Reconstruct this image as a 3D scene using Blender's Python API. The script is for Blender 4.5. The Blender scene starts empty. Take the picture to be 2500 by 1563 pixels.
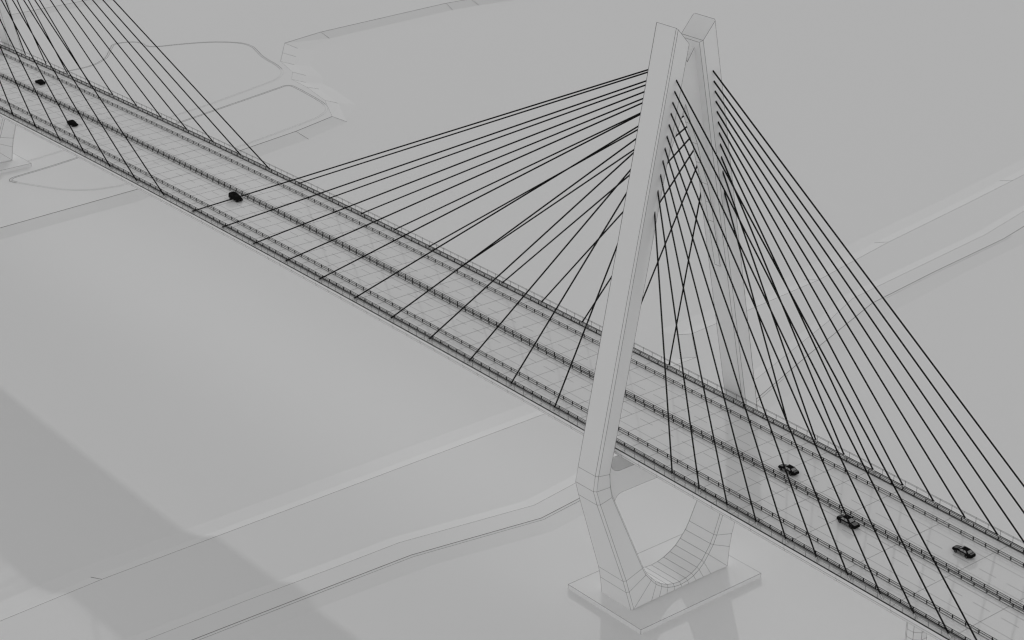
import bpy, math, random
from mathutils import Vector, Matrix

scene = bpy.context.scene
COL = scene.collection

# ------------------------------------------------------------------ materials
def mat(name, col, rough=0.85, bump=0.0, vary=0.0, scale=0.12):
    m = bpy.data.materials.new(name); m.use_nodes = True
    nt = m.node_tree; b = nt.nodes['Principled BSDF']
    b.inputs['Base Color'].default_value = (col, col, col, 1)
    b.inputs['Roughness'].default_value = rough
    if 'Specular IOR Level' in b.inputs: b.inputs['Specular IOR Level'].default_value = 0.0
    if vary:
        tc = nt.nodes.new('ShaderNodeTexCoord'); n = nt.nodes.new('ShaderNodeTexNoise')
        n.inputs['Scale'].default_value = scale; n.inputs['Detail'].default_value = 3
        r = nt.nodes.new('ShaderNodeMapRange')
        r.inputs['To Min'].default_value = col - vary; r.inputs['To Max'].default_value = col + vary
        nt.links.new(tc.outputs['Object'], n.inputs['Vector'])
        nt.links.new(n.outputs['Fac'], r.inputs['Value'])
        cmb = nt.nodes.new('ShaderNodeCombineColor')
        for k in range(3): nt.links.new(r.outputs['Result'], cmb.inputs[k])
        nt.links.new(cmb.outputs['Color'], b.inputs['Base Color'])
    return m

CLAY = mat('pale_grey_concrete', 0.86, 1.0, vary=0.008, scale=0.05)
SOIL = mat('pale_grey_ground', 0.86, 1.0, vary=0.006, scale=0.01)
WATERM = mat('still_grey_water', 0.86, 1.0, vary=0.005, scale=0.006)
INK = mat('black_edge_line', 0.012, 0.7)
STEEL = mat('black_painted_steel', 0.014, 0.6)
DIM = mat('grey_painted_steel', 0.16, 0.6)
MARK = mat('grey_road_paint', 0.56, 0.8)  # lane lines, a darker grey than the slab
CARB = mat('black_car_paint', 0.012, 0.5)
CARG = mat('grey_car_panel', 0.22, 0.6)
GLASS = mat('pale_car_glass', 0.40, 0.3)
GLASSD = mat('dark_car_glass', 0.02, 0.3)
LAMP = mat('pale_headlight', 0.65, 0.3)

# ------------------------------------------------------------------ mesh builder
class MB:
    def __init__(s): s.v = []; s.f = []; s.m = []; s.mats = []
    def slot(s, m):
        if m not in s.mats: s.mats.append(m)
        return s.mats.index(m)
    def face(s, pts, m):
        i = len(s.v); s.v += [tuple(p) for p in pts]
        s.f.append(tuple(range(i, i + len(pts)))); s.m.append(s.slot(m))
    def box(s, x0, x1, y0, y1, z0, z1, m):
        i = len(s.v); k = s.slot(m)
        s.v += [(x, y, z) for z in (z0, z1) for (x, y) in ((x0, y0), (x1, y0), (x1, y1), (x0, y1))]
        for q in ((3, 2, 1, 0), (4, 5, 6, 7), (0, 1, 5, 4), (1, 2, 6, 5), (2, 3, 7, 6), (3, 0, 4, 7)):
            s.f.append(tuple(i + a for a in q)); s.m.append(k)
    def loft(s, rings, m, cap0=True, cap1=True):
        n = len(rings[0]); i = len(s.v); k = s.slot(m)
        for r in rings: s.v += [tuple(p) for p in r]
        for a in range(len(rings) - 1):
            for b in range(n):
                c = (b + 1) % n
                s.f.append((i + a * n + b, i + a * n + c, i + (a + 1) * n + c, i + (a + 1) * n + b)); s.m.append(k)
        if cap0: s.f.append(tuple(i + b for b in reversed(range(n)))); s.m.append(k)
        if cap1:
            e = i + (len(rings) - 1) * n
            s.f.append(tuple(e + b for b in range(n))); s.m.append(k)
    def tube(s, pts, r, m, n=4, caps=True):
        pts = [Vector(p) for p in pts]; rings = []
        for j, p in enumerate(pts):
            d = (pts[min(j + 1, len(pts) - 1)] - pts[max(j - 1, 0)])
            if d.length < 1e-9: d = Vector((0, 0, 1))
            d.normalize()
            u = d.cross(Vector((0, 0, 1)))
            if u.length < 1e-3: u = d.cross(Vector((0, 1, 0)))
            u.normalize(); w = u.cross(d)
            rings.append([p + r * (math.cos(t) * u + math.sin(t) * w) for t in
                          [2 * math.pi * (b + .5) / n for b in range(n)]])
        s.loft(rings, m, caps, caps)
    def build(s, name, parent=None, smooth=False):
        me = bpy.data.meshes.new(name)
        me.from_pydata(s.v, [], s.f)
        for m in s.mats: me.materials.append(m)
        me.polygons.foreach_set('material_index', s.m)
        if smooth: me.polygons.foreach_set('use_smooth', [True] * len(s.f))
        me.update()
        o = bpy.data.objects.new(name, me); COL.objects.link(o)
        if parent: o.parent = parent
        return o

def tag(o, label=None, cat=None, group=None, kind=None):
    if label: o['label'] = label
    if cat: o['category'] = cat
    if group: o['group'] = group
    if kind: o['kind'] = kind
    return o
def empty(name, loc=(0, 0, 0)):
    o = bpy.data.objects.new(name, None); COL.objects.link(o); o.location = loc
    o.empty_display_size = 0.5
    return o

# ------------------------------------------------------------------ layout numbers (metres)
def zd(x): return -0.0211978 * x - 0.00006115 * x * x      # crowned deck
X_FAR = -350.7                                             # far tower
WC = 17.12                                                 # stay cable planes
WE = 17.9                                                  # deck edges
GROUND, WATER = -40.65, -42.25
J = sorted([9.2 + 5.357 * n for n in range(-76, 7)] + [50.4, 63.8, 77.2, 90.6, 104.0, 117.4, 130.8, 144.2])

# ------------------------------------------------------------------ bridge deck
deck = empty('bridge_deck')
tag(deck, 'long crowned grey road deck of the cable stayed bridge', 'bridge deck')
X0, X1 = J[0], J[-1]
def strip(mb, prof, m, xs, closed=False):
    rings = [[(x, y, zd(x) + z) for (y, z) in prof] for x in xs]
    n = len(prof)
    i = len(mb.v); k = mb.slot(m)
    for r in rings: mb.v += r
    for a in range(len(xs) - 1):
        for b in range(n if closed else n - 1):
            c = (b + 1) % n
            mb.f.append((i + a * n + b, i + (a + 1) * n + b, i + (a + 1) * n + c, i + a * n + c)); mb.m.append(k)
mb = MB()
strip(mb, [(-16.7, -.3), (-16.7, .2), (16.7, .2), (16.7, -.3)], CLAY, J, True)
for x in J[1:-1]:
    mb.tube([(x, -16.7, zd(x) + .2), (x, 16.7, zd(x) + .2)], .025 if x > -60 else .029, INK, 4)
slab = mb.build('road_slab', deck)
mb = MB()
k0 = math.ceil((X0 - 59.8) / 6.43)
for sgn in (1, -1):
    for n in range(k0, 13):
        a = 59.8 + 6.43 * n + (0.2 if sgn < 0 else 0); b = a + 3.9
        if b > X1: continue
        y = sgn * 5.0
        mb.face([(a, y - .08, zd(a) + .206), (b, y - .08, zd(b) + .206), (b, y + .08, zd(b) + .206), (a, y + .08, zd(a) + .206)], MARK)
    for yy in (2.35, 9.05):
        for a, b in zip(J[:-1], J[1:]):
            y = sgn * yy
            mb.face([(a, y - .07, zd(a) + .206), (b, y - .07, zd(b) + .206), (b, y + .07, zd(b) + .206), (a, y + .07, zd(a) + .206)], MARK)
mb.build('lane_marking', slab)
mb = MB()
strip(mb, [(-13.5, -.35), (13.5, -.35), (8.5, -3.0), (-8.5, -3.0)], CLAY, J, True)
mb.build('box_girder', deck)
for sgn in (-1, 1):
    mb = MB()
    strip(mb, [(sgn * 16.65, -.35), (sgn * 16.65, 0), (sgn * WE, 0), (sgn * WE, -.8), (sgn * 17.55, -1.5), (sgn * 13.6, -1.5), (sgn * 13.6, -.35)], CLAY, J, True)
    def lw(y, z, r): mb.tube([(x, y, zd(x) + z) for x in J], r, INK, 4)
    lw(sgn * WE, 0, .05); lw(sgn * (WE + .005), -.8, .026); lw(sgn * 17.56, -1.5, .014)
    lw(sgn * 16.7, .2, .02)
    for x in J[1:-1]:
        z = zd(x)
        mb.tube([(x, sgn * 16.72, z), (x, sgn * WE, z), (x, sgn * WE, z - .8), (x, sgn * 17.55, z - 1.5)], .024, INK, 4)
    mb.build('edge_beam', deck)

# ------------------------------------------------------------------ railings
XR0, XR1 = -372.0, 135.0
def rail_things(kind, y, lbl, heights, r_rail, post_r, post_top, phase, base, rmat, pmat, group):
    t = empty(kind, (0, 0, 0)); tag(t, lbl, 'railing' if kind == 'handrail' else 'guard rail', group)
    xs = [x for x in J if XR0 < x < XR1]
    for hh, rr in heights:
        mb = MB(); mb.tube([(x, y, zd(x) + hh) for x in xs], rr, rmat, 6)
        mb.build('rail', t)
    if kind == 'guard_rail':
        mb = MB()
        strip(mb, [(y - .22, .2), (y - .22, .27), (y + .22, .27), (y + .22, .2)], CLAY, xs)
        mb.tube([(x, y - .22, zd(x) + .27) for x in xs], .045, INK, 4)
        mb.tube([(x, y + .22, zd(x) + .27) for x in xs], .026, INK, 4)
        mb.build('base_strip', t)
    n0 = math.ceil((xs[0] + 1 - phase) / 3); n1 = math.floor((xs[-1] - 1 - phase) / 3)
    posts = [phase + 3 * n for n in range(n0, n1 + 1)]
    def inframe(x):            # the stretch the photograph shows largest: nearest the camera
        lim = 96 + 0.62 * (y + 18)
        return x < lim
    vis = [x for x in posts if inframe(x)]
    near = set(sorted(vis, reverse=True)[:100])
    pm = MB(); pm.box(-post_r, post_r, -post_r, post_r, base, post_top, pmat)
    pme = None; rest = MB()
    for x in posts:
        if x in near:
            if pme is None:
                o = pm.build('post', t); pme = o.data
            else:
                o = bpy.data.objects.new('post', pme); COL.objects.link(o); o.parent = t
            o.location = (x, y, zd(x))
        else:
            rest.box(x - post_r, x + post_r, y - post_r, y + post_r, zd(x) + base, zd(x) + post_top, pmat)
    if rest.v: rest.build('post', t)['kind'] = 'stuff'
    return t
GR = 'black guard rails along the bridge deck'
A3 = [(.98, .064), (.62, .06)]
O4 = [(1.03, .064), (.68, .058), (.33, .085)]
rail_things('guard_rail', -12.2, 'black two bar guard rail between the near traffic lanes and near walkway', A3, .05, .08, .99, -.2, .2, STEEL, STEEL, GR)
rail_things('guard_rail', -16.0, 'black three bar guard rail just inside the near deck edge by the near cable feet', O4, .05, .08, 1.06, -.2, .2, STEEL, STEEL, GR)
rail_things('guard_rail', -0.55, 'nearer rail of the black double guard rail on the centre line', A3, .05, .08, .99, 1.3, .2, STEEL, STEEL, GR)
rail_things('guard_rail', 0.55, 'farther rail of the black double guard rail on the centre line', A3, .05, .08, .99, -.2, .2, STEEL, STEEL, GR)
rail_things('guard_rail', 12.2, 'black two bar guard rail between the far traffic lanes and far walkway', A3, .05, .08, .99, -.2, .2, STEEL, STEEL, GR)
rail_things('guard_rail', 16.0, 'black three bar guard rail just inside the far deck edge by the far cable feet', O4, .05, .08, 1.06, -.2, .2, STEEL, STEEL, GR)
HR = 'thin grey handrails on the deck edges'
H3 = [(1.38, .024), (1.24, .020), (1.09, .024), (.07, .075)]
rail_things('handrail', -17.83, 'thin grey handrail along the near outer edge of the deck', H3, .03, .030, 1.38, 1.9, .0, INK, DIM, HR)
rail_things('handrail', 17.83, 'thin grey handrail along the far outer edge of the deck', H3, .03, .030, 1.38, 1.9, .0, INK, DIM, HR)

# ------------------------------------------------------------------ towers
def lerp_tab(tab, z):
    if z >= tab[0][0]: return tab[0][1]
    for (a, va), (b, vb) in zip(tab[:-1], tab[1:]):
        if z >= b: return va + (vb - va) * (a - z) / (a - b)
    return tab[-1][1]
HT = [(88, 3.1), (-4.3, 3.2), (-11.2, 3.43), (-32, 4.45), (-35, 4.65), (-39.6, 5.25)]
CH = [(88, .34), (84, .62), (60, .42), (-4.3, .5), (-40, .5)]
def section(O, I, sg, x0):
    ho, hi = lerp_tab(HT, O[1]), lerp_tab(HT, I[1]); co, ci = lerp_tab(CH, O[1]), lerp_tab(CH, I[1])
    O = Vector((0, O[0], O[1])); I = Vector((0, I[0], I[1])); d = (I - O).normalized()
    a = O + d * co; b = I - d * ci
    P = [(-(ho - co), O), (ho - co, O), (ho, a), (hi, b), (hi - ci, I), (-(hi - ci), I), (-hi, b), (-ho, a)]
    return [(x0 + x, sg * p.y, p.z) for x, p in P]
LEG = [((5.23, 88.0), (1.49, 83.87)), ((23.96, -4.31), (19.9, -4.95)), ((24.5, -7.7), (19.75, -7.95)),
       ((23.5, -11.2), (19.25, -10.4)), ((16.44, -31.97), (10.75, -30.4)), ((15.64, -35.0), (9.75, -32.35)),
       ((14.62, -39.55), (8.3, -34.1))]
FAN = [((14.62, -39.55), (8.3, -34.1)), ((9.2, -39.55), (7.05, -35.5)), ((6.9, -39.55), (5.45, -36.6)), ((4.6, -39.55), (3.7, -37.45)),
       ((2.3, -39.55), (1.88, -37.92)), ((0, -39.55), (0, -38.1)), ((-2.3, -39.55), (-1.88, -37.92)), ((-4.6, -39.55), (-3.7, -37.45)),
       ((-6.9, -39.55), (-5.45, -36.6)), ((-9.2, -39.55), (-7.05, -35.5)), ((-14.62, -39.55), (-8.3, -34.1))]
OPEN = [((0, 71.0), (0, 78)), ((1.78, 66.5), (5.9, 68)), ((3.77, 61.8), (6.7, 62.2)), ((5.2, 57.3), (7.7, 57.5)), ((7.2, 52.3), (8.9, 52.4)),
        ((8.45, 47.9), (9.8, 47.9)), ((9.45, 43.5), (10.8, 43.5)), ((12.0, 32.8), (13.2, 32.8))]
BEAM_TOP = [(19.75, -1.9), (19.55, -3.2), (19.1, -4.25), (18.35, -4.95), (17.5, -5.28), (16.5, -5.32)]
BEAM_BOT = [(16.2, -10.75), (17.1, -10.95), (17.75, -11.4), (18.15, -12.1), (18.2, -13.0), (17.9, -14.2)]
def make_tower(x0, label):
    t = empty('bridge_tower', (x0, 0, -39.55)); tag(t, label, 'bridge tower', 'twin legged concrete bridge towers')
    inv = Vector((x0, 0, -39.55))
    def done(mb, name):
        mb.v = [(a - inv.x, b, c - inv.z) for a, b, c in mb.v]
        return mb.build(name, t)
    wr = .030 if x0 > -100 else .036
    for sg in (-1, 1):
        mb = MB(); rings = [section(O, I, sg, x0) for O, I in LEG]
        if sg < 0: rr = [list(reversed(r)) for r in rings]
        else: rr = rings
        mb.loft(rr, CLAY)
        for k in range(8): mb.tube([r[k] for r in rings], wr, INK, 4)
        for r in rings[:-1]:
            mb.tube(r + [r[0]], wr, INK, 4)
        mb.tube([rings[0][3], rings[0][6]], wr, INK, 4)
        done(mb, 'leg')
    mb = MB(); rings = [section(O, I, 1, x0) for O, I in FAN]
    mb.loft(rings, CLAY, False, False)
    for k in (2, 3, 4, 5, 6, 7):
        if k in (3, 4, 5, 6): mb.tube([r[k] for r in rings], wr, INK, 4)
    for r in rings: mb.tube(r[2:8], wr, INK, 4)
    done(mb, 'saddle')
    # slender web between the legs: closed head with a V notch, then flanges round the opening
    mb = MB(); hw = .82
    for sg in (-1, 1):
        head = [(0, 79.75), (sg * 1.9, 82.5), (sg * 4.2, 82.5), (sg * 5.9, 68), (sg * 1.78, 66.5), (0, 71.0)]
        if sg < 0: head = head[::-1]
        mb.face([(x0 + hw, y, z) for y, z in head[::-1]], CLAY); mb.face([(x0 - hw, y, z) for y, z in head], CLAY)
        mb.face([(x0 - hw, 0, 79.75), (x0 + hw, 0, 79.75), (x0 + hw, sg * 1.9, 82.5), (x0 - hw, sg * 1.9, 82.5)], CLAY)
        for s_ in (-1, 1): mb.tube([(x0 + s_ * hw, 0, 79.75), (x0 + s_ * hw, sg * 1.9, 82.5)], wr, INK, 4)
        for chain in (OPEN,):
            for i, ((a, A), (b, B)) in enumerate(zip(chain[:-1], chain[1:])):
                mb.face([(x0 - hw, sg * a[0], a[1]), (x0 + hw, sg * a[0], a[1]), (x0 + hw, sg * b[0], b[1]), (x0 - hw, sg * b[0], b[1])], CLAY)
                if chain is OPEN and i == 0: continue
                for s_ in (-1, 1):
                    mb.face([(x0 + s_ * hw, sg * a[0], a[1]), (x0 + s_ * hw, sg * A[0], A[1]), (x0 + s_ * hw, sg * B[0], B[1]), (x0 + s_ * hw, sg * b[0], b[1])], CLAY)
            for s_ in (-1, 1): mb.tube([(x0 + s_ * (hw + .002), sg * a[0], a[1]) for a, A in chain], wr, INK, 4)
            for a, A in chain[1:8]: mb.tube([(x0 - hw, sg * a[0], a[1]), (x0 + hw, sg * a[0], a[1])], wr, INK, 4)
    done(mb, 'web')
    mb = MB(); bw = 2.6
    half = BEAM_TOP[::-1] + [(21.2, -1.9), (21.6, -8.0), (19.6, -14.2)] + BEAM_BOT[::-1]
    for sg in (-1, 1):
        H = [(0, -5.32)] + half + [(0, -10.75)]
        for s_ in (-1, 1):
            f = [(x0 + s_ * bw, sg * y, z) for y, z in H]
            mb.face(f if s_ * sg < 0 else f[::-1], CLAY)
        for ch, z0 in ((BEAM_TOP[::-1], -5.32), (BEAM_BOT, -10.75)):
            ch = [(0, z0)] + ch
            for p, q in zip(ch[:-1], ch[1:]):
                mb.face([(x0 - bw, sg * p[0], p[1]), (x0 + bw, sg * p[0], p[1]), (x0 + bw, sg * q[0], q[1]), (x0 - bw, sg * q[0], q[1])], CLAY)
            for s_ in (-1, 1): mb.tube([(x0 + s_ * bw, sg * y, z) for y, z in ch], wr * .8, INK, 4)
    done(mb, 'crossbeam')
    mb = MB(); mb.box(x0 - 11.86, x0 + 11.86, -18.24, 18.24, -41.6, -39.55, CLAY)
    c = [(x0 - 11.86, -18.24), (x0 + 11.86, -18.24), (x0 + 11.86, 18.24), (x0 - 11.86, 18.24)]
    mb.tube([(a, b, -39.55) for a, b in c + c[:1]], wr, INK, 4)
    for a, b in c: mb.tube([(a, b, -39.55), (a, b, -40.65)], wr, INK, 4)
    done(mb, 'footing')
    return t
make_tower(0.0, 'tall grey twin legged bridge tower standing whole in front on its square footing')
make_tower(X_FAR, 'distant grey bridge tower cut off by the left border, only its legs showing')

# ------------------------------------------------------------------ stay cables
TY = [4.96, 5.32, 5.74, 6.10, 6.53, 6.99, 7.41, 7.85, 8.33, 8.90, 9.53]
TZ = [78.0, 75.81, 73.68, 71.52, 69.34, 67.09, 64.77, 62.35, 59.66, 56.61, 52.57]
ORD = ['lowest', 'second lowest', 'third from the bottom', 'fourth from the bottom', 'fifth from the bottom', 'middle',
       'fifth from the top', 'fourth from the top', 'third from the top', 'second highest', 'highest']
RORD = ['rightmost', 'second from right', 'third from right', 'fourth from right', 'fifth from right', 'sixth from right', 'seventh from right',
        'eighth from right', 'ninth from right', 'tenth from right', 'eleventh from right']
def stay(xt, xa, i, sg, desc, group, strand):
    """i = 0 is the innermost cable (lowest on the tower)"""
    j = 10 - i
    sx = 1 if xa > xt else -1
    # every pair of cables meets on the axis of the leg; TY, TZ are where the right hand ones leave its face
    br = 18.55 + 8.016 * i; f = 2.5 / (br - 3.1)
    axis = Vector((xt, sg * (TY[j] - (WC - TY[j]) * f), TZ[j] + (TZ[j] - zd(br)) * f))
    bot = Vector((xa, sg * WC, zd(xa) - .15)); top = axis + (bot - axis) * (1.2 / abs(xa - xt))
    loc = bot.copy(); d = top - bot; L = d.length; d.normalize()
    u = d.cross(Vector((0, 0, 1))).normalized(); w = u.cross(d)
    R = .115
    mb = MB()
    def ring(p, r, n=6, ph=0): return [p + r * (math.cos(ph + 2 * math.pi * b / n) * u + math.sin(ph + 2 * math.pi * b / n) * w) for b in range(n)]
    Z = Vector((0, 0, 0))
    mb.loft([ring(Z, R), ring(d * L, R)], CLAY)
    for b in range(6):
        t = 2 * math.pi * b / 6; off = R * (math.cos(t) * u + math.sin(t) * w)
        mb.loft([ring(off, strand, 5), ring(off + d * L, strand, 5)], STEEL)
    o = mb.build('stay_cable'); o.location = loc
    word = ORD[i] if xt > -100 else RORD[10 - i]
    tag(o, word + ' ' + desc, 'stay cable', group)
    sl = MB(); sl.loft([ring(d * -.2, .2, 8), ring(d * 1.15, .2, 8)], CLAY)
    for b in range(0, 8, 2):
        t = 2 * math.pi * b / 8; off = .2 * (math.cos(t) * u + math.sin(t) * w)
        sl.loft([ring(off + d * -.2, .03, 4), ring(off + d * 1.15, .03, 4)], INK)
    sl.loft([ring(d * 1.1, .23, 8), ring(d * 1.2, .23, 8)], STEEL)
    sl.build('anchor_sleeve', o)
for i in range(11):
    for sg, side in ((-1, 'near'), (1, 'far')):
        stay(0.0, -(18.90 + 15 * i), i, sg, 'cable from front tower left to the %s deck edge' % side,
             'cables fanning left from the front tower', .062)
        stay(0.0, 18.55 + 8.016 * i, i, sg, 'cable from front tower right to the %s deck edge' % side,
             'cables fanning right from the front tower', .058)
        if sg > 0 or i >= 4:
            stay(X_FAR, X_FAR + 18.90 + 15 * i, i, sg, 'cable among those of the distant tower footed on the %s deck edge' % side,
                 'cables of the far left tower', .075)

# ------------------------------------------------------------------ approach pier
pier = MB(); cx, cy, ap = 78.3, -11.1, 1.85
def octo(z): 
    r = ap / math.cos(math.pi / 8)
    return [(cx + r * math.cos(math.pi / 8 + k * math.pi / 4), cy + r * math.sin(math.pi / 8 + k * math.pi / 4), z) for k in range(8)]
pier.loft([octo(-41.2), octo(zd(78) - 1.2)], CLAY)
z = zd(78) - 5
while z > -20:
    pier.tube(octo(z) + octo(z)[:1], .026, INK, 4); z -= 1.62
for k in range(8): pier.tube([octo(-40.6)[k], octo(zd(78) - 1.2)[k]], .026, INK, 4)
tag(pier.build('bridge_pier'), 'eight sided grey pier under the near deck edge at the bottom right', 'bridge pier')

# ------------------------------------------------------------------ terrain
L1 = [(-79.3, -600), (-79.3, -121.7), (-80.7, -96.3), (-80.8, -29.3), (-80.8, 32.3), (-80.8, 88.0), (-92.9, 97.9), (-94.4, 121.3), (-97.0, 155.0), (-104.1, 194.9), (-110.2, 239.6), (-114.8, 270.8), (-121.7, 315.2), (-146.5, 473.9), (-196.1, 1500)]
L1F = [(-82.8, -600), (-82.8, -120.1), (-84.4, -96.7), (-84.5, -26.6), (-84.8, 35.8), (-84.7, 85.3), (-97.1, 94.9), (-98.9, 125.8), (-101.3, 153.3), (-108.0, 192.6), (-115.2, 245.9), (-119.0, 269.2), (-125.9, 314.6), (-150.6, 472.6), (-200.0, 1500)]
L2 = [(-52.0, -600), (-52.0, -100.9), (-51.8, -77.3), (-51.1, -55.6), (-50.7, -36.0), (-44.5, -0.7), (-46.5, 13.9), (-59.8, 90.4), (-73.2, 133.0), (-80.0, 151.1), (-83.5, 182.7), (-87.8, 222.1), (-93.0, 248.3), (-99.7, 306.4), (-127.5, 475.4), (-177.2, 1500)]
L2F = [(x - 3.9, y + .5) for x, y in L2]
L3 = [(-46.0, -600), (-45.8, -94.1), (-45.1, -59.8), (-44.5, -37.2), (-38.7, -3.4), (-40.2, 9.7), (-50.9, 80.7), (-61.1, 111.4), (-74.1, 153.1), (-78.1, 185.8), (-81.8, 223.5), (-84.5, 237.3), (-92.8, 306.4), (-119.6, 475.4), (-169.3, 1500)]
L4 = [(-40.4, -600), (-40.2, -63.2), (-38.9, -35.5), (-33.3, -4.5), (-34.8, 6.4), (-45.0, 77.1), (-53.7, 110.2), (-67.6, 157.1), (-73.1, 195.5), (-76.4, 226.9), (-85.0, 305.2), (-111.8, 473.9), (-161.4, 1500)]
def xat(line, y):
    for (xa, ya), (xb, yb) in zip(line[:-1], line[1:]):
        if y <= yb: return xa + (xb - xa) * (y - ya) / (yb - ya)
    return line[-1][0]
ys = sorted({y for l in (L1, L1F, L2, L3, L4) for _, y in l})
ys = [ys[0]] + [b for a, b in zip(ys[:-1], ys[1:]) if b - a > .05]
rows = [([(x - 7, y) for x, y in L1F], WATER - .1), (L1F, -41.6), (L1, GROUND), (L2F, GROUND), (L2, GROUND + .7), (L3, GROUND + .7), (L4, GROUND)]
mb = MB()
ln = [[(xat(l, y), y, z) for y in ys] for l, z in rows]
ln.append([(3500, y, GROUND) for y in ys])
for a, b in zip(ln[:-1], ln[1:]):
    for k in range(len(ys) - 1):
        mb.face([a[k], b[k], b[k + 1], a[k + 1]], SOIL)
mb.tube([(x, y, GROUND) for x, y in L1], .030, INK, 4)
mb.tube([(x, y, GROUND + .7) for x, y in L2], .026, INK, 4)
mb.tube([(x, y, GROUND + .7) for x, y in L3], .056, INK, 4)
mb.tube([(x + .75, y, GROUND + .6) for x, y in L3], .03, INK, 4)
for a, b in (((-80.7, -96.3), (-84.5, -97.1)), ((-80.8, 88.0), (-84.7, 85.3)), ((-92.9, 97.9), (-97.1, 94.9)), ((-97.0, 155.0), (-101.3, 153.3)), ((-104.1, 194.9), (-108.0, 192.6)), ((-114.8, 270.8), (-119.0, 269.2))):
    mb.tube([(a[0], a[1], GROUND), (b[0], b[1], -41.58)], .035, INK, 4)
tag(mb.build('ground'), kind='structure')

mb = MB()
mb.face([(-4000, -3000, WATER), (3500, -3000, WATER), (3500, 4000, WATER), (-4000, 4000, WATER)], WATERM)
tag(mb.build('water'), kind='structure')

FB = [(-285.4, -696.5), (-292.1, -16.7), (-295.6, 34.6), (-307.3, 83.7), (-312.4, 110.3), (-318.2, 130.3), (-336.0, 139.2), (-354.2, 143.2), (-366.4, 144.3), (-374.1, 149.9), (-389.4, 154.3), (-399.1, 161.6), (-410.3, 170.1), (-414.6, 191.1), (-417.7, 260.4), (-416.3, 273.2), (-411.8, 297.3), (-399.4, 354.8), (-384.5, 513.5), (-354.8, 1783.1)]
FF = [(-279.5, -695.8), (-286.5, -19.7), (-289.2, 32.0), (-301.5, 87.7), (-306.1, 111.5), (-313.6, 133.7), (-334.0, 143.9), (-353.4, 148.3), (-363.8, 149.1), (-371.4, 154.4), (-386.6, 158.9), (-395.6, 165.7), (-405.0, 172.9), (-408.9, 191.6), (-411.6, 259.3), (-410.2, 273.2), (-405.9, 297.4), (-393.4, 354.8), (-378.5, 513.3), (-348.8, 1779.8)]
mb = MB()
# the point of the peninsula shelves away gently, so its foot line lies higher than the water
SHELF = {k: -41.45 for k in range(6, 13)}
CZ = Vector((276.2626, -270.7658, 195.744))
FZ = [SHELF.get(k, WATER - .05) for k in range(len(FF))]
FS = []
for k, (x, y) in enumerate(FF):
    if k in SHELF:
        q = (SHELF[k] - CZ.z) / (WATER - CZ.z); x, y = CZ.x + (x - CZ.x) * q, CZ.y + (y - CZ.y) * q
    FS.append((x, y))
FO = []
for k, (x, y) in enumerate(FS):
    d = Vector((.55, .83)) * (8 if k in SHELF else .3)
    FO.append((x + d.x, y + d.y))
for k in range(len(FB) - 1):
    a, b, c, d = FB[k], FS[k], FS[k + 1], FB[k + 1]
    mb.face([(a[0], a[1], GROUND), (b[0], b[1], FZ[k]), (c[0], c[1], FZ[k + 1]), (d[0], d[1], GROUND)], SOIL)
    mb.face([(*FS[k], FZ[k]), (*FO[k], WATER - .15), (*FO[k + 1], WATER - .15), (*FS[k + 1], FZ[k + 1])], SOIL)
mb.face([(x, y, GROUND) for x, y in FB] + [(-4000, 1800, GROUND), (-4000, -700, GROUND)], SOIL)
for k, (a, b) in enumerate(zip(FB, FS)):
    if 3 < k < len(FB) - 3: mb.tube([(a[0], a[1], GROUND), (b[0], b[1], max(FZ[k], WATER) + .02)], .036, INK, 4)
mb.tube([(x, y, GROUND) for x, y in FB[:6]], .075, INK, 4)
mb.tube([(x, y, GROUND) for x, y in FB[5:11]], .022, INK, 4)
mb.tube([(x, y, GROUND) for x, y in FB[10:13]], .04, INK, 4)
mb.tube([(x, y, GROUND) for x, y in FB[12:]], .065, INK, 4)
tag(mb.build('far_bank'), kind='structure')

mb = MB()
lv = [(-525.5, GROUND), (-521.7, GROUND + 1.0), (-516.6, GROUND + 1.0), (-511.5, GROUND)]
for (xa, za), (xb, zb) in zip(lv[:-1], lv[1:]):
    mb.face([(xa + 8, -500, za), (xb + 8, -500, zb), (xb - 9, 500, zb), (xa - 9, 500, za)], SOIL)
mb.tube([(-516.6 + 8, -500, GROUND + 1.0), (-516.6 - 9, 500, GROUND + 1.0)], .055, INK, 4)
mb.tube([(-521.7 + 8, -500, GROUND + 1.0), (-521.7 - 9, 500, GROUND + 1.0)], .02, INK, 4)
tag(mb.build('embankment'), kind='structure')

PA = [(-431.5, 81.6), (-431.4, 88.2), (-432.9, 94.4), (-436.6, 99.7), (-438.6, 102.3), (-448.0, 109.2), (-453.2, 113.2), (-453.6, 116.7), (-452.2, 120.9), (-449.7, 123.6), (-446.7, 124.0), (-441.9, 123.3), (-439.0, 125.9), (-436.3, 135.0), (-432.3, 144.6), (-428.4, 150.1), (-424.8, 153.8), (-420.2, 156.7), (-414.0, 157.1), (-407.8, 155.2), (-400.3, 152.6), (-394.2, 151.5), (-386.1, 150.5), (-381.0, 149.2), (-375.9, 146.9), (-371.6, 143.1), (-368.8, 138.4), (-366.4, 130.0), (-356.4, 93.9), (-344.8, 26.6), (-340.9, 2.7), (-419.2, 32.5), (-431.9, 69.8)]
PB = [(-331.0, 5.9), (-331.9, 7.0), (-332.5, 8.2), (-334.2, 21.7), (-336.6, 34.2), (-347.7, 81.7), (-360.3, 135.1), (-360.9, 136.7), (-360.3, 139.1), (-357.6, 140.0), (-335.5, 137.5), (-329.8, 135.9), (-325.9, 133.7), (-322.7, 130.4), (-319.1, 123.5), (-310.6, 87.6), (-301.0, 35.7), (-303.1, 24.8), (-306.2, 19.3), (-311.0, 14.7), (-319.3, 10.1), (-329.0, 5.1)]
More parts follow.
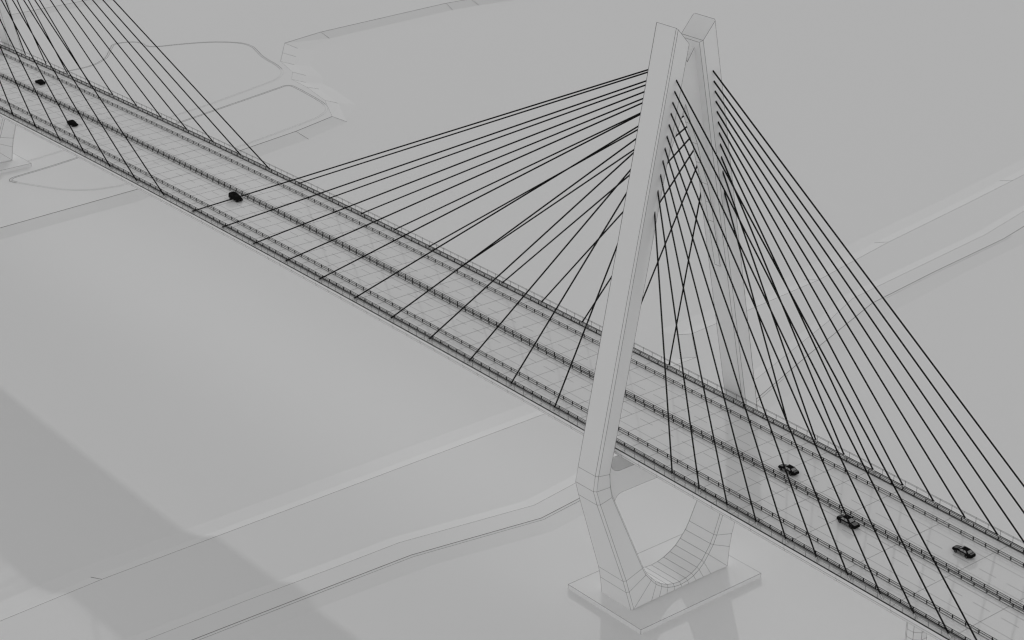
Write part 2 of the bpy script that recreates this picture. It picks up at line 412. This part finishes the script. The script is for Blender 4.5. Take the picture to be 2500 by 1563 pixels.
def pad(P):
    mb = MB(); n = len(P); zt = GROUND + .16
    area = sum(P[k][0] * P[(k + 1) % n][1] - P[(k + 1) % n][0] * P[k][1] for k in range(n))
    if area < 0: P = P[::-1]
    # smooth the corners once (Chaikin)
    Q = []
    for k in range(n):
        a, b = P[k], P[(k + 1) % n]
        Q += [(a[0] * .75 + b[0] * .25, a[1] * .75 + b[1] * .25), (a[0] * .25 + b[0] * .75, a[1] * .25 + b[1] * .75)]
    m = len(Q); inner = []
    for k in range(m):
        a, b = Vector(Q[k - 1]), Vector(Q[(k + 1) % m]); d = (b - a).normalized()
        inner.append((Q[k][0] - d.y * .85, Q[k][1] + d.x * .85))
    mb.face([(x, y, zt) for x, y in inner], SOIL)
    for k in range(m):
        a, b = k, (k + 1) % m
        mb.face([(*Q[a], GROUND + .004), (*Q[b], GROUND + .004), (*inner[b], zt), (*inner[a], zt)], SOIL)
    # the kerb shows its joint on the sides that face away from the water
    def wire(line, r0, r1):
        for k in range(m):
            a, b = line[k], line[(k + 1) % m]
            far = (a[0] + b[0]) / 2
            d = Vector((b[0] - a[0], b[1] - a[1])).normalized()
            nrm = Vector((d.y, -d.x))          # outward
            dark = nrm.x < .35
            mb.tube([(a[0], a[1], zt + .005), (b[0], b[1], zt + .005)], r0 if dark else r1, INK, 3)
    wire(inner, .05, .012); wire(Q, .05, .008)
    return mb.build('lawn')
tag(pad(PA), kind='structure'); tag(pad(PB), kind='structure')

# ------------------------------------------------------------------ cars
def section_ring(x, w, zl, zs, zt, crown=.03):
    r = [(-w * .86, zl), (-w * .98, zl + .10), (-w, (zl + zs) / 2), (-w * .985, zs), (-w * .84, zt), (-w * .4, zt + crown)]
    r = r + [(-y, z) for y, z in reversed(r)]
    return [(x, y, z) for y, z in r]
def make_car(kind, look, loc, rot, label):
    t = empty('off_road_car' if kind == 'suv' else 'sedan', loc)
    slope = math.atan(-0.0211978 - 2 * 0.00006115 * loc[0])
    t.rotation_euler = (0, -slope if rot == 0 else slope, rot)
    tag(t, label, 'car', 'cars driving on the bridge deck')
    if label.startswith('tall sedan'): t.scale = (1.05, 1.05, 1.07)
    dark = look == 'dark'
    BODY = CARB; PANEL = CARB if dark else CARG; WIN = GLASSD if dark else GLASS
    if kind == 'suv':
        st = [(2.36, .74, .42, .66, .86), (2.25, .88, .32, .78, .98), (1.7, .95, .28, .90, 1.08), (1.05, .96, .27, .95, 1.14), (.2, .96, .27, 1.0, 1.18),
              (-1.2, .96, .27, 1.0, 1.18), (-2.0, .95, .30, 1.0, 1.18), (-2.32, .90, .36, .95, 1.14), (-2.42, .82, .45, .85, 1.05)]
        cb = (.98, -2.38, .86, 1.12); ct = (.25, -2.10, .70, 1.80); wb = 1.42; wr = .38
    else:
        st = [(2.32, .66, .36, .50, .60), (2.20, .80, .28, .58, .68), (1.85, .87, .22, .64, .77), (1.40, .90, .20, .68, .84), (.95, .905, .20, .72, .90), (.2, .91, .20, .75, .94),
              (-.9, .91, .20, .77, .96), (-1.5, .90, .22, .79, .98), (-2.0, .86, .28, .78, .97), (-2.24, .80, .34, .70, .90), (-2.32, .70, .42, .60, .78)]
        cb = (1.02, -1.72, .80, .92); ct = (.20, -1.00, .60, 1.43); wb = 1.36; wr = .33
    mb = MB(); rings = [section_ring(*s) for s in st]
    mb.loft(rings, BODY); mb.build('body', t)
    # cabin shell (pillars and roof)
    xb0, xb1, wbm, zb = cb; xt0, xt1, wt, zt = ct
    def rect(x0, x1, w, z, in_=0): return [(x0, -w, z), (x0, w, z), (x1, w, z), (x1, -w, z)]
    mb = MB()
    mb.loft([rect(xb0, xb1, wbm, zb), rect(xt0 + .04, xt1 - .04, wt + .03, zt - .05), rect(xt0 - .12, xt1 + .12, wt - .1, zt + .02)], BODY)
    mb.build('roof', t)
    def bil(c, u, v):
        a, b, d, e = [Vector(p) for p in c]
        return (a * (1 - u) + b * u) * (1 - v) + (e * (1 - u) + d * u) * v
    def panel(c, u0, u1, v0, v1, off, name, m, wires=0):
        p = [bil(c, u0, v0), bil(c, u1, v0), bil(c, u1, v1), bil(c, u0, v1)]
        nrm = (p[1] - p[0]).cross(p[3] - p[0]).normalized()
        q = [x + nrm * off for x in p]
        pm = MB(); pm.loft([[x - nrm * .01 for x in q], q], m)
        for k in range(1, wires + 1):
            f = k / (wires + 1)
            pm.tube([q[0].lerp(q[1], f) + nrm * .004, q[3].lerp(q[2], f) + nrm * .004], .012, INK, 4)
        return pm.build(name, t)
    z2 = zt - .05; w2 = wt + .03; xa, xz = xt0 + .04, xt1 - .04
    F = [(xb0, -wbm, zb), (xb0, wbm, zb), (xa, w2, z2), (xa, -w2, z2)]
    B = [(xb1, wbm, zb), (xb1, -wbm, zb), (xz, -w2, z2), (xz, w2, z2)]
    Rr = [(xb1, -wbm, zb), (xb0, -wbm, zb), (xa, -w2, z2), (xz, -w2, z2)]
    Lf = [(xb0, wbm, zb), (xb1, wbm, zb), (xz, w2, z2), (xa, w2, z2)]
    panel(F, .10, .90, .10, .90, .015, 'windscreen', WIN, 2)
    panel(B, .12, .88, .12, .88, .015, 'rear_window', WIN, 3)
    for sd in (Rr, Lf):
        for u0, u1 in ((.16, .46), (.52, .82)):
            panel(sd, u0, u1, .12, .88, .012, 'side_window', WIN)
    # bonnet and boot panels, door skins
    f = 1.0 if kind == 'sedan' else 1.05
    if kind == 'sedan':
        H = [(2.10, -.62, .745), (2.10, .62, .745), (1.12, .66, .93), (1.12, -.66, .93)]
        T = [(-1.80, .64, 1.012), (-1.80, -.64, 1.012), (-2.16, -.60, .965), (-2.16, .60, .965)]
        T = [T[3], T[2], T[1], T[0]]
    else:
        H = [(2.12, -.66, 1.07), (2.12, .66, 1.07), (1.08, .70, 1.19), (1.08, -.70, 1.19)]
        T = None
    panel(H, .06, .94, .08, .92, .02, 'bonnet', PANEL, 2)
    if T: panel(T, .06, .94, .08, .92, .012, 'boot_lid', PANEL, 2)
    yw = .925 if kind == 'sedan' else .975
    z0, z1 = (.34, .74) if kind == 'sedan' else (.42, .96)
    for x0, x1 in ((-.92, -.06), (.02, .92)):
        for sg in (-1, 1):
            pm = MB(); pm.loft([[(x0, sg * (yw - .03), z0), (x1, sg * (yw - .03), z0), (x1, sg * (yw - .04), z1), (x0, sg * (yw - .04), z1)],
                                [(x0, sg * yw, z0), (x1, sg * yw, z0), (x1, sg * (yw - .012), z1), (x0, sg * (yw - .012), z1)]], PANEL)
            pm.tube([(x0, sg * (yw + .004), (z0 + z1) / 2), (x1, sg * (yw + .004), (z0 + z1) / 2)], .012, INK, 4)
            d = pm.build('door', t)
            hm = MB(); hm.box(x0 + .06, x0 + .22, sg * yw - .02, sg * yw + .02, z1 - .12, z1 - .08, INK); hm.build('handle', d)
    for xs in (-wb, wb):
        for sg in (-1, 1):
            w = MB(); n = 16; yo = sg * (yw - .02); yi = sg * (yw - .24)
            prof = [(yi, wr * .9), (yi + sg * .03, wr), (yo - sg * .03, wr), (yo, wr * .9), (yo, wr * .62)]
            w.loft([[(xs + r * math.cos(2 * math.pi * k / n), y, wr + r * math.sin(2 * math.pi * k / n)) for k in range(n)] for y, r in prof], CARB)
            wo = w.build('wheel', t)
            rm = MB(); rm.loft([[(xs + r * math.cos(2 * math.pi * k / n), y, wr + r * math.sin(2 * math.pi * k / n)) for k in range(n)] for y, r in ((yo - sg * .03, wr * .63), (yo + sg * .004, wr * .5), (yo + sg * .006, wr * .12))], CARG)
            for k in range(5):
                a = 2 * math.pi * k / 5
                rm.tube([(xs, yo + sg * .012, wr), (xs + wr * .55 * math.cos(a), yo + sg * .012, wr + wr * .55 * math.sin(a))], .02, INK, 4)
            rm.build('rim', wo)
    hx, hz = (2.22, .56) if kind == 'sedan' else (2.30, .76)
    tx, tz = (-2.25, .72) if kind == 'sedan' else (-2.38, .92)
    for sg in (-1, 1):
        h = MB(); h.loft([[(hx - .12, sg * .44, hz - .05), (hx - .16, sg * .74, hz - .04), (hx - .16, sg * .74, hz + .08), (hx - .12, sg * .44, hz + .07)],
                          [(hx + .09, sg * .44, hz - .05), (hx - .02, sg * .72, hz - .04), (hx - .06, sg * .72, hz + .07), (hx + .03, sg * .44, hz + .07)]], LAMP)
        h.build('headlight', t)
        h = MB(); h.loft([[(tx + .12, sg * .44, tz - .05), (tx + .14, sg * .76, tz - .05), (tx + .14, sg * .76, tz + .09), (tx + .12, sg * .44, tz + .09)],
                          [(tx - .05, sg * .44, tz - .05), (tx + .0, sg * .74, tz - .05), (tx + .02, sg * .74, tz + .08), (tx - .02, sg * .44, tz + .08)]], CARG)
        h.build('taillight', t)
        mr = MB(); xm = cb[0] - .28
        mr.loft([[(xm, sg * (yw - .06), zb + .02), (xm, sg * (yw + .14), zb + .05), (xm, sg * (yw + .14), zb + .17), (xm, sg * (yw - .04), zb + .15)],
                 [(xm + .09, sg * (yw - .06), zb + .03), (xm + .07, sg * (yw + .12), zb + .06), (xm + .07, sg * (yw + .12), zb + .15), (xm + .09, sg * (yw - .04), zb + .13)]], CARB)
        mr.build('mirror', t)
    bp = MB()
    if kind == 'sedan': bp.box(2.12, 2.36, -.60, .60, .38, .50, CARB); bp.box(2.30, 2.345, -.34, .34, .51, .58, INK)
    else: bp.box(2.2, 2.43, -.72, .72, .44, .60, CARB); bp.box(2.30, 2.395, -.36, .36, .66, .84, INK)
    bp.build('front_bumper', t)
    bp = MB()
    if kind == 'sedan': bp.box(-2.37, -2.12, -.64, .64, .42, .56, CARB)
    else: bp.box(-2.5, -2.25, -.74, .74, .46, .62, CARB)
    bp.build('rear_bumper', t)
    return t
def at(x, y): return (x, y, zd(x) + .205)
PI = math.pi
make_car('sedan', 'pale', at(53.0, -2.65), 0, 'tall sedan coming towards us beside the central rail, right of the front tower')
make_car('sedan', 'pale', at(73.9, 6.75), PI, 'pale panelled sedan driving away on the far carriageway, nearest the right border')
make_car('sedan', 'pale', at(31.4, 3.25), PI, 'sedan driving away on the far carriageway just right of the front tower')
make_car('suv', 'dark', at(-168.0, -3.5), 0, 'black boxy off-road car coming towards us under the first long cables at mid span')
make_car('sedan', 'dark', at(-300.0, 5.9), PI, 'small black car driving away on the far carriageway near the left border')
make_car('sedan', 'dark', at(-254.4, -6.8), 0, 'small black car on the near carriageway between two cables of the far left tower')

# ------------------------------------------------------------------ camera
cam = bpy.data.cameras.new('Camera'); co = bpy.data.objects.new('Camera', cam); COL.objects.link(co)
cam.sensor_width = 36; cam.lens = 4913.4915 / 2500 * 36
cam.clip_start = 1; cam.clip_end = 8000
R = [[0.6338647159097311, 0.7734432337476548, 0.0010421586474527607], [-0.31627965386121104, 0.25797253107291557, 0.9129169479012131], [-0.7058205880236906, 0.5789954554068661, -0.4081440433720519]]
M = Matrix(((R[0][0], R[1][0], -R[2][0], 276.2626), (R[0][1], R[1][1], -R[2][1], -270.7658), (R[0][2], R[1][2], -R[2][2], 195.7440), (0, 0, 0, 1)))
co.matrix_world = M
scene.camera = co

# ------------------------------------------------------------------ light
sx, sy = -2.30, 2.05                       # towards the sun, per unit of height
el = math.atan(1 / math.hypot(sx, sy)); az = math.atan2(sx, sy)
w = bpy.data.worlds.new('World'); scene.world = w; w.use_nodes = True
nt = w.node_tree; bg = nt.nodes['Background']
sky = nt.nodes.new('ShaderNodeTexSky'); sky.sky_type = 'NISHITA'; sky.sun_disc = False
sky.sun_elevation = el; sky.sun_rotation = az
sky.air_density = 1.0; sky.dust_density = 3.0
bw = nt.nodes.new('ShaderNodeRGBToBW')
nt.links.new(sky.outputs['Color'], bw.inputs['Color']); nt.links.new(bw.outputs['Val'], bg.inputs['Color'])
bg.inputs['Strength'].default_value = 0.05
sky_fill = nt.nodes.new('ShaderNodeBackground')          # added glow over the whole sky that lifts the ambient light
sky_fill.inputs['Strength'].default_value = 1.5
tc = nt.nodes.new('ShaderNodeTexCoord'); sp = nt.nodes.new('ShaderNodeSeparateXYZ'); mr = nt.nodes.new('ShaderNodeMapRange')
mr.inputs['To Min'].default_value = 1.6; mr.inputs['To Max'].default_value = 0.4     # fill graded brighter towards the horizon to lift upright faces
nt.links.new(tc.outputs['Generated'], sp.inputs[0]); nt.links.new(sp.outputs['Z'], mr.inputs['Value'])
nt.links.new(mr.outputs['Result'], sky_fill.inputs['Color'])
add = nt.nodes.new('ShaderNodeAddShader')
nt.links.new(bg.outputs['Background'], add.inputs[0]); nt.links.new(sky_fill.outputs['Background'], add.inputs[1])
nt.links.new(add.outputs['Shader'], nt.nodes['World Output'].inputs['Surface'])
sl = bpy.data.lights.new('Sun', 'SUN'); sl.energy = 2.0; sl.angle = math.radians(0.5)
so = bpy.data.objects.new('Sun', sl); COL.objects.link(so)
so.rotation_euler = Vector((sx, sy, 1)).to_track_quat('Z', 'Y').to_euler()

vs = scene.view_settings
vs.view_transform = 'Standard'; vs.look = 'None'; vs.exposure = -1.63; vs.gamma = 1.0; vs.use_curve_mapping = False
scene.render.film_transparent = False
scene.cycles.pixel_filter_type = 'BLACKMAN_HARRIS'; scene.cycles.filter_width = 1.3
scene.cycles.max_bounces = 8; scene.cycles.diffuse_bounces = 6
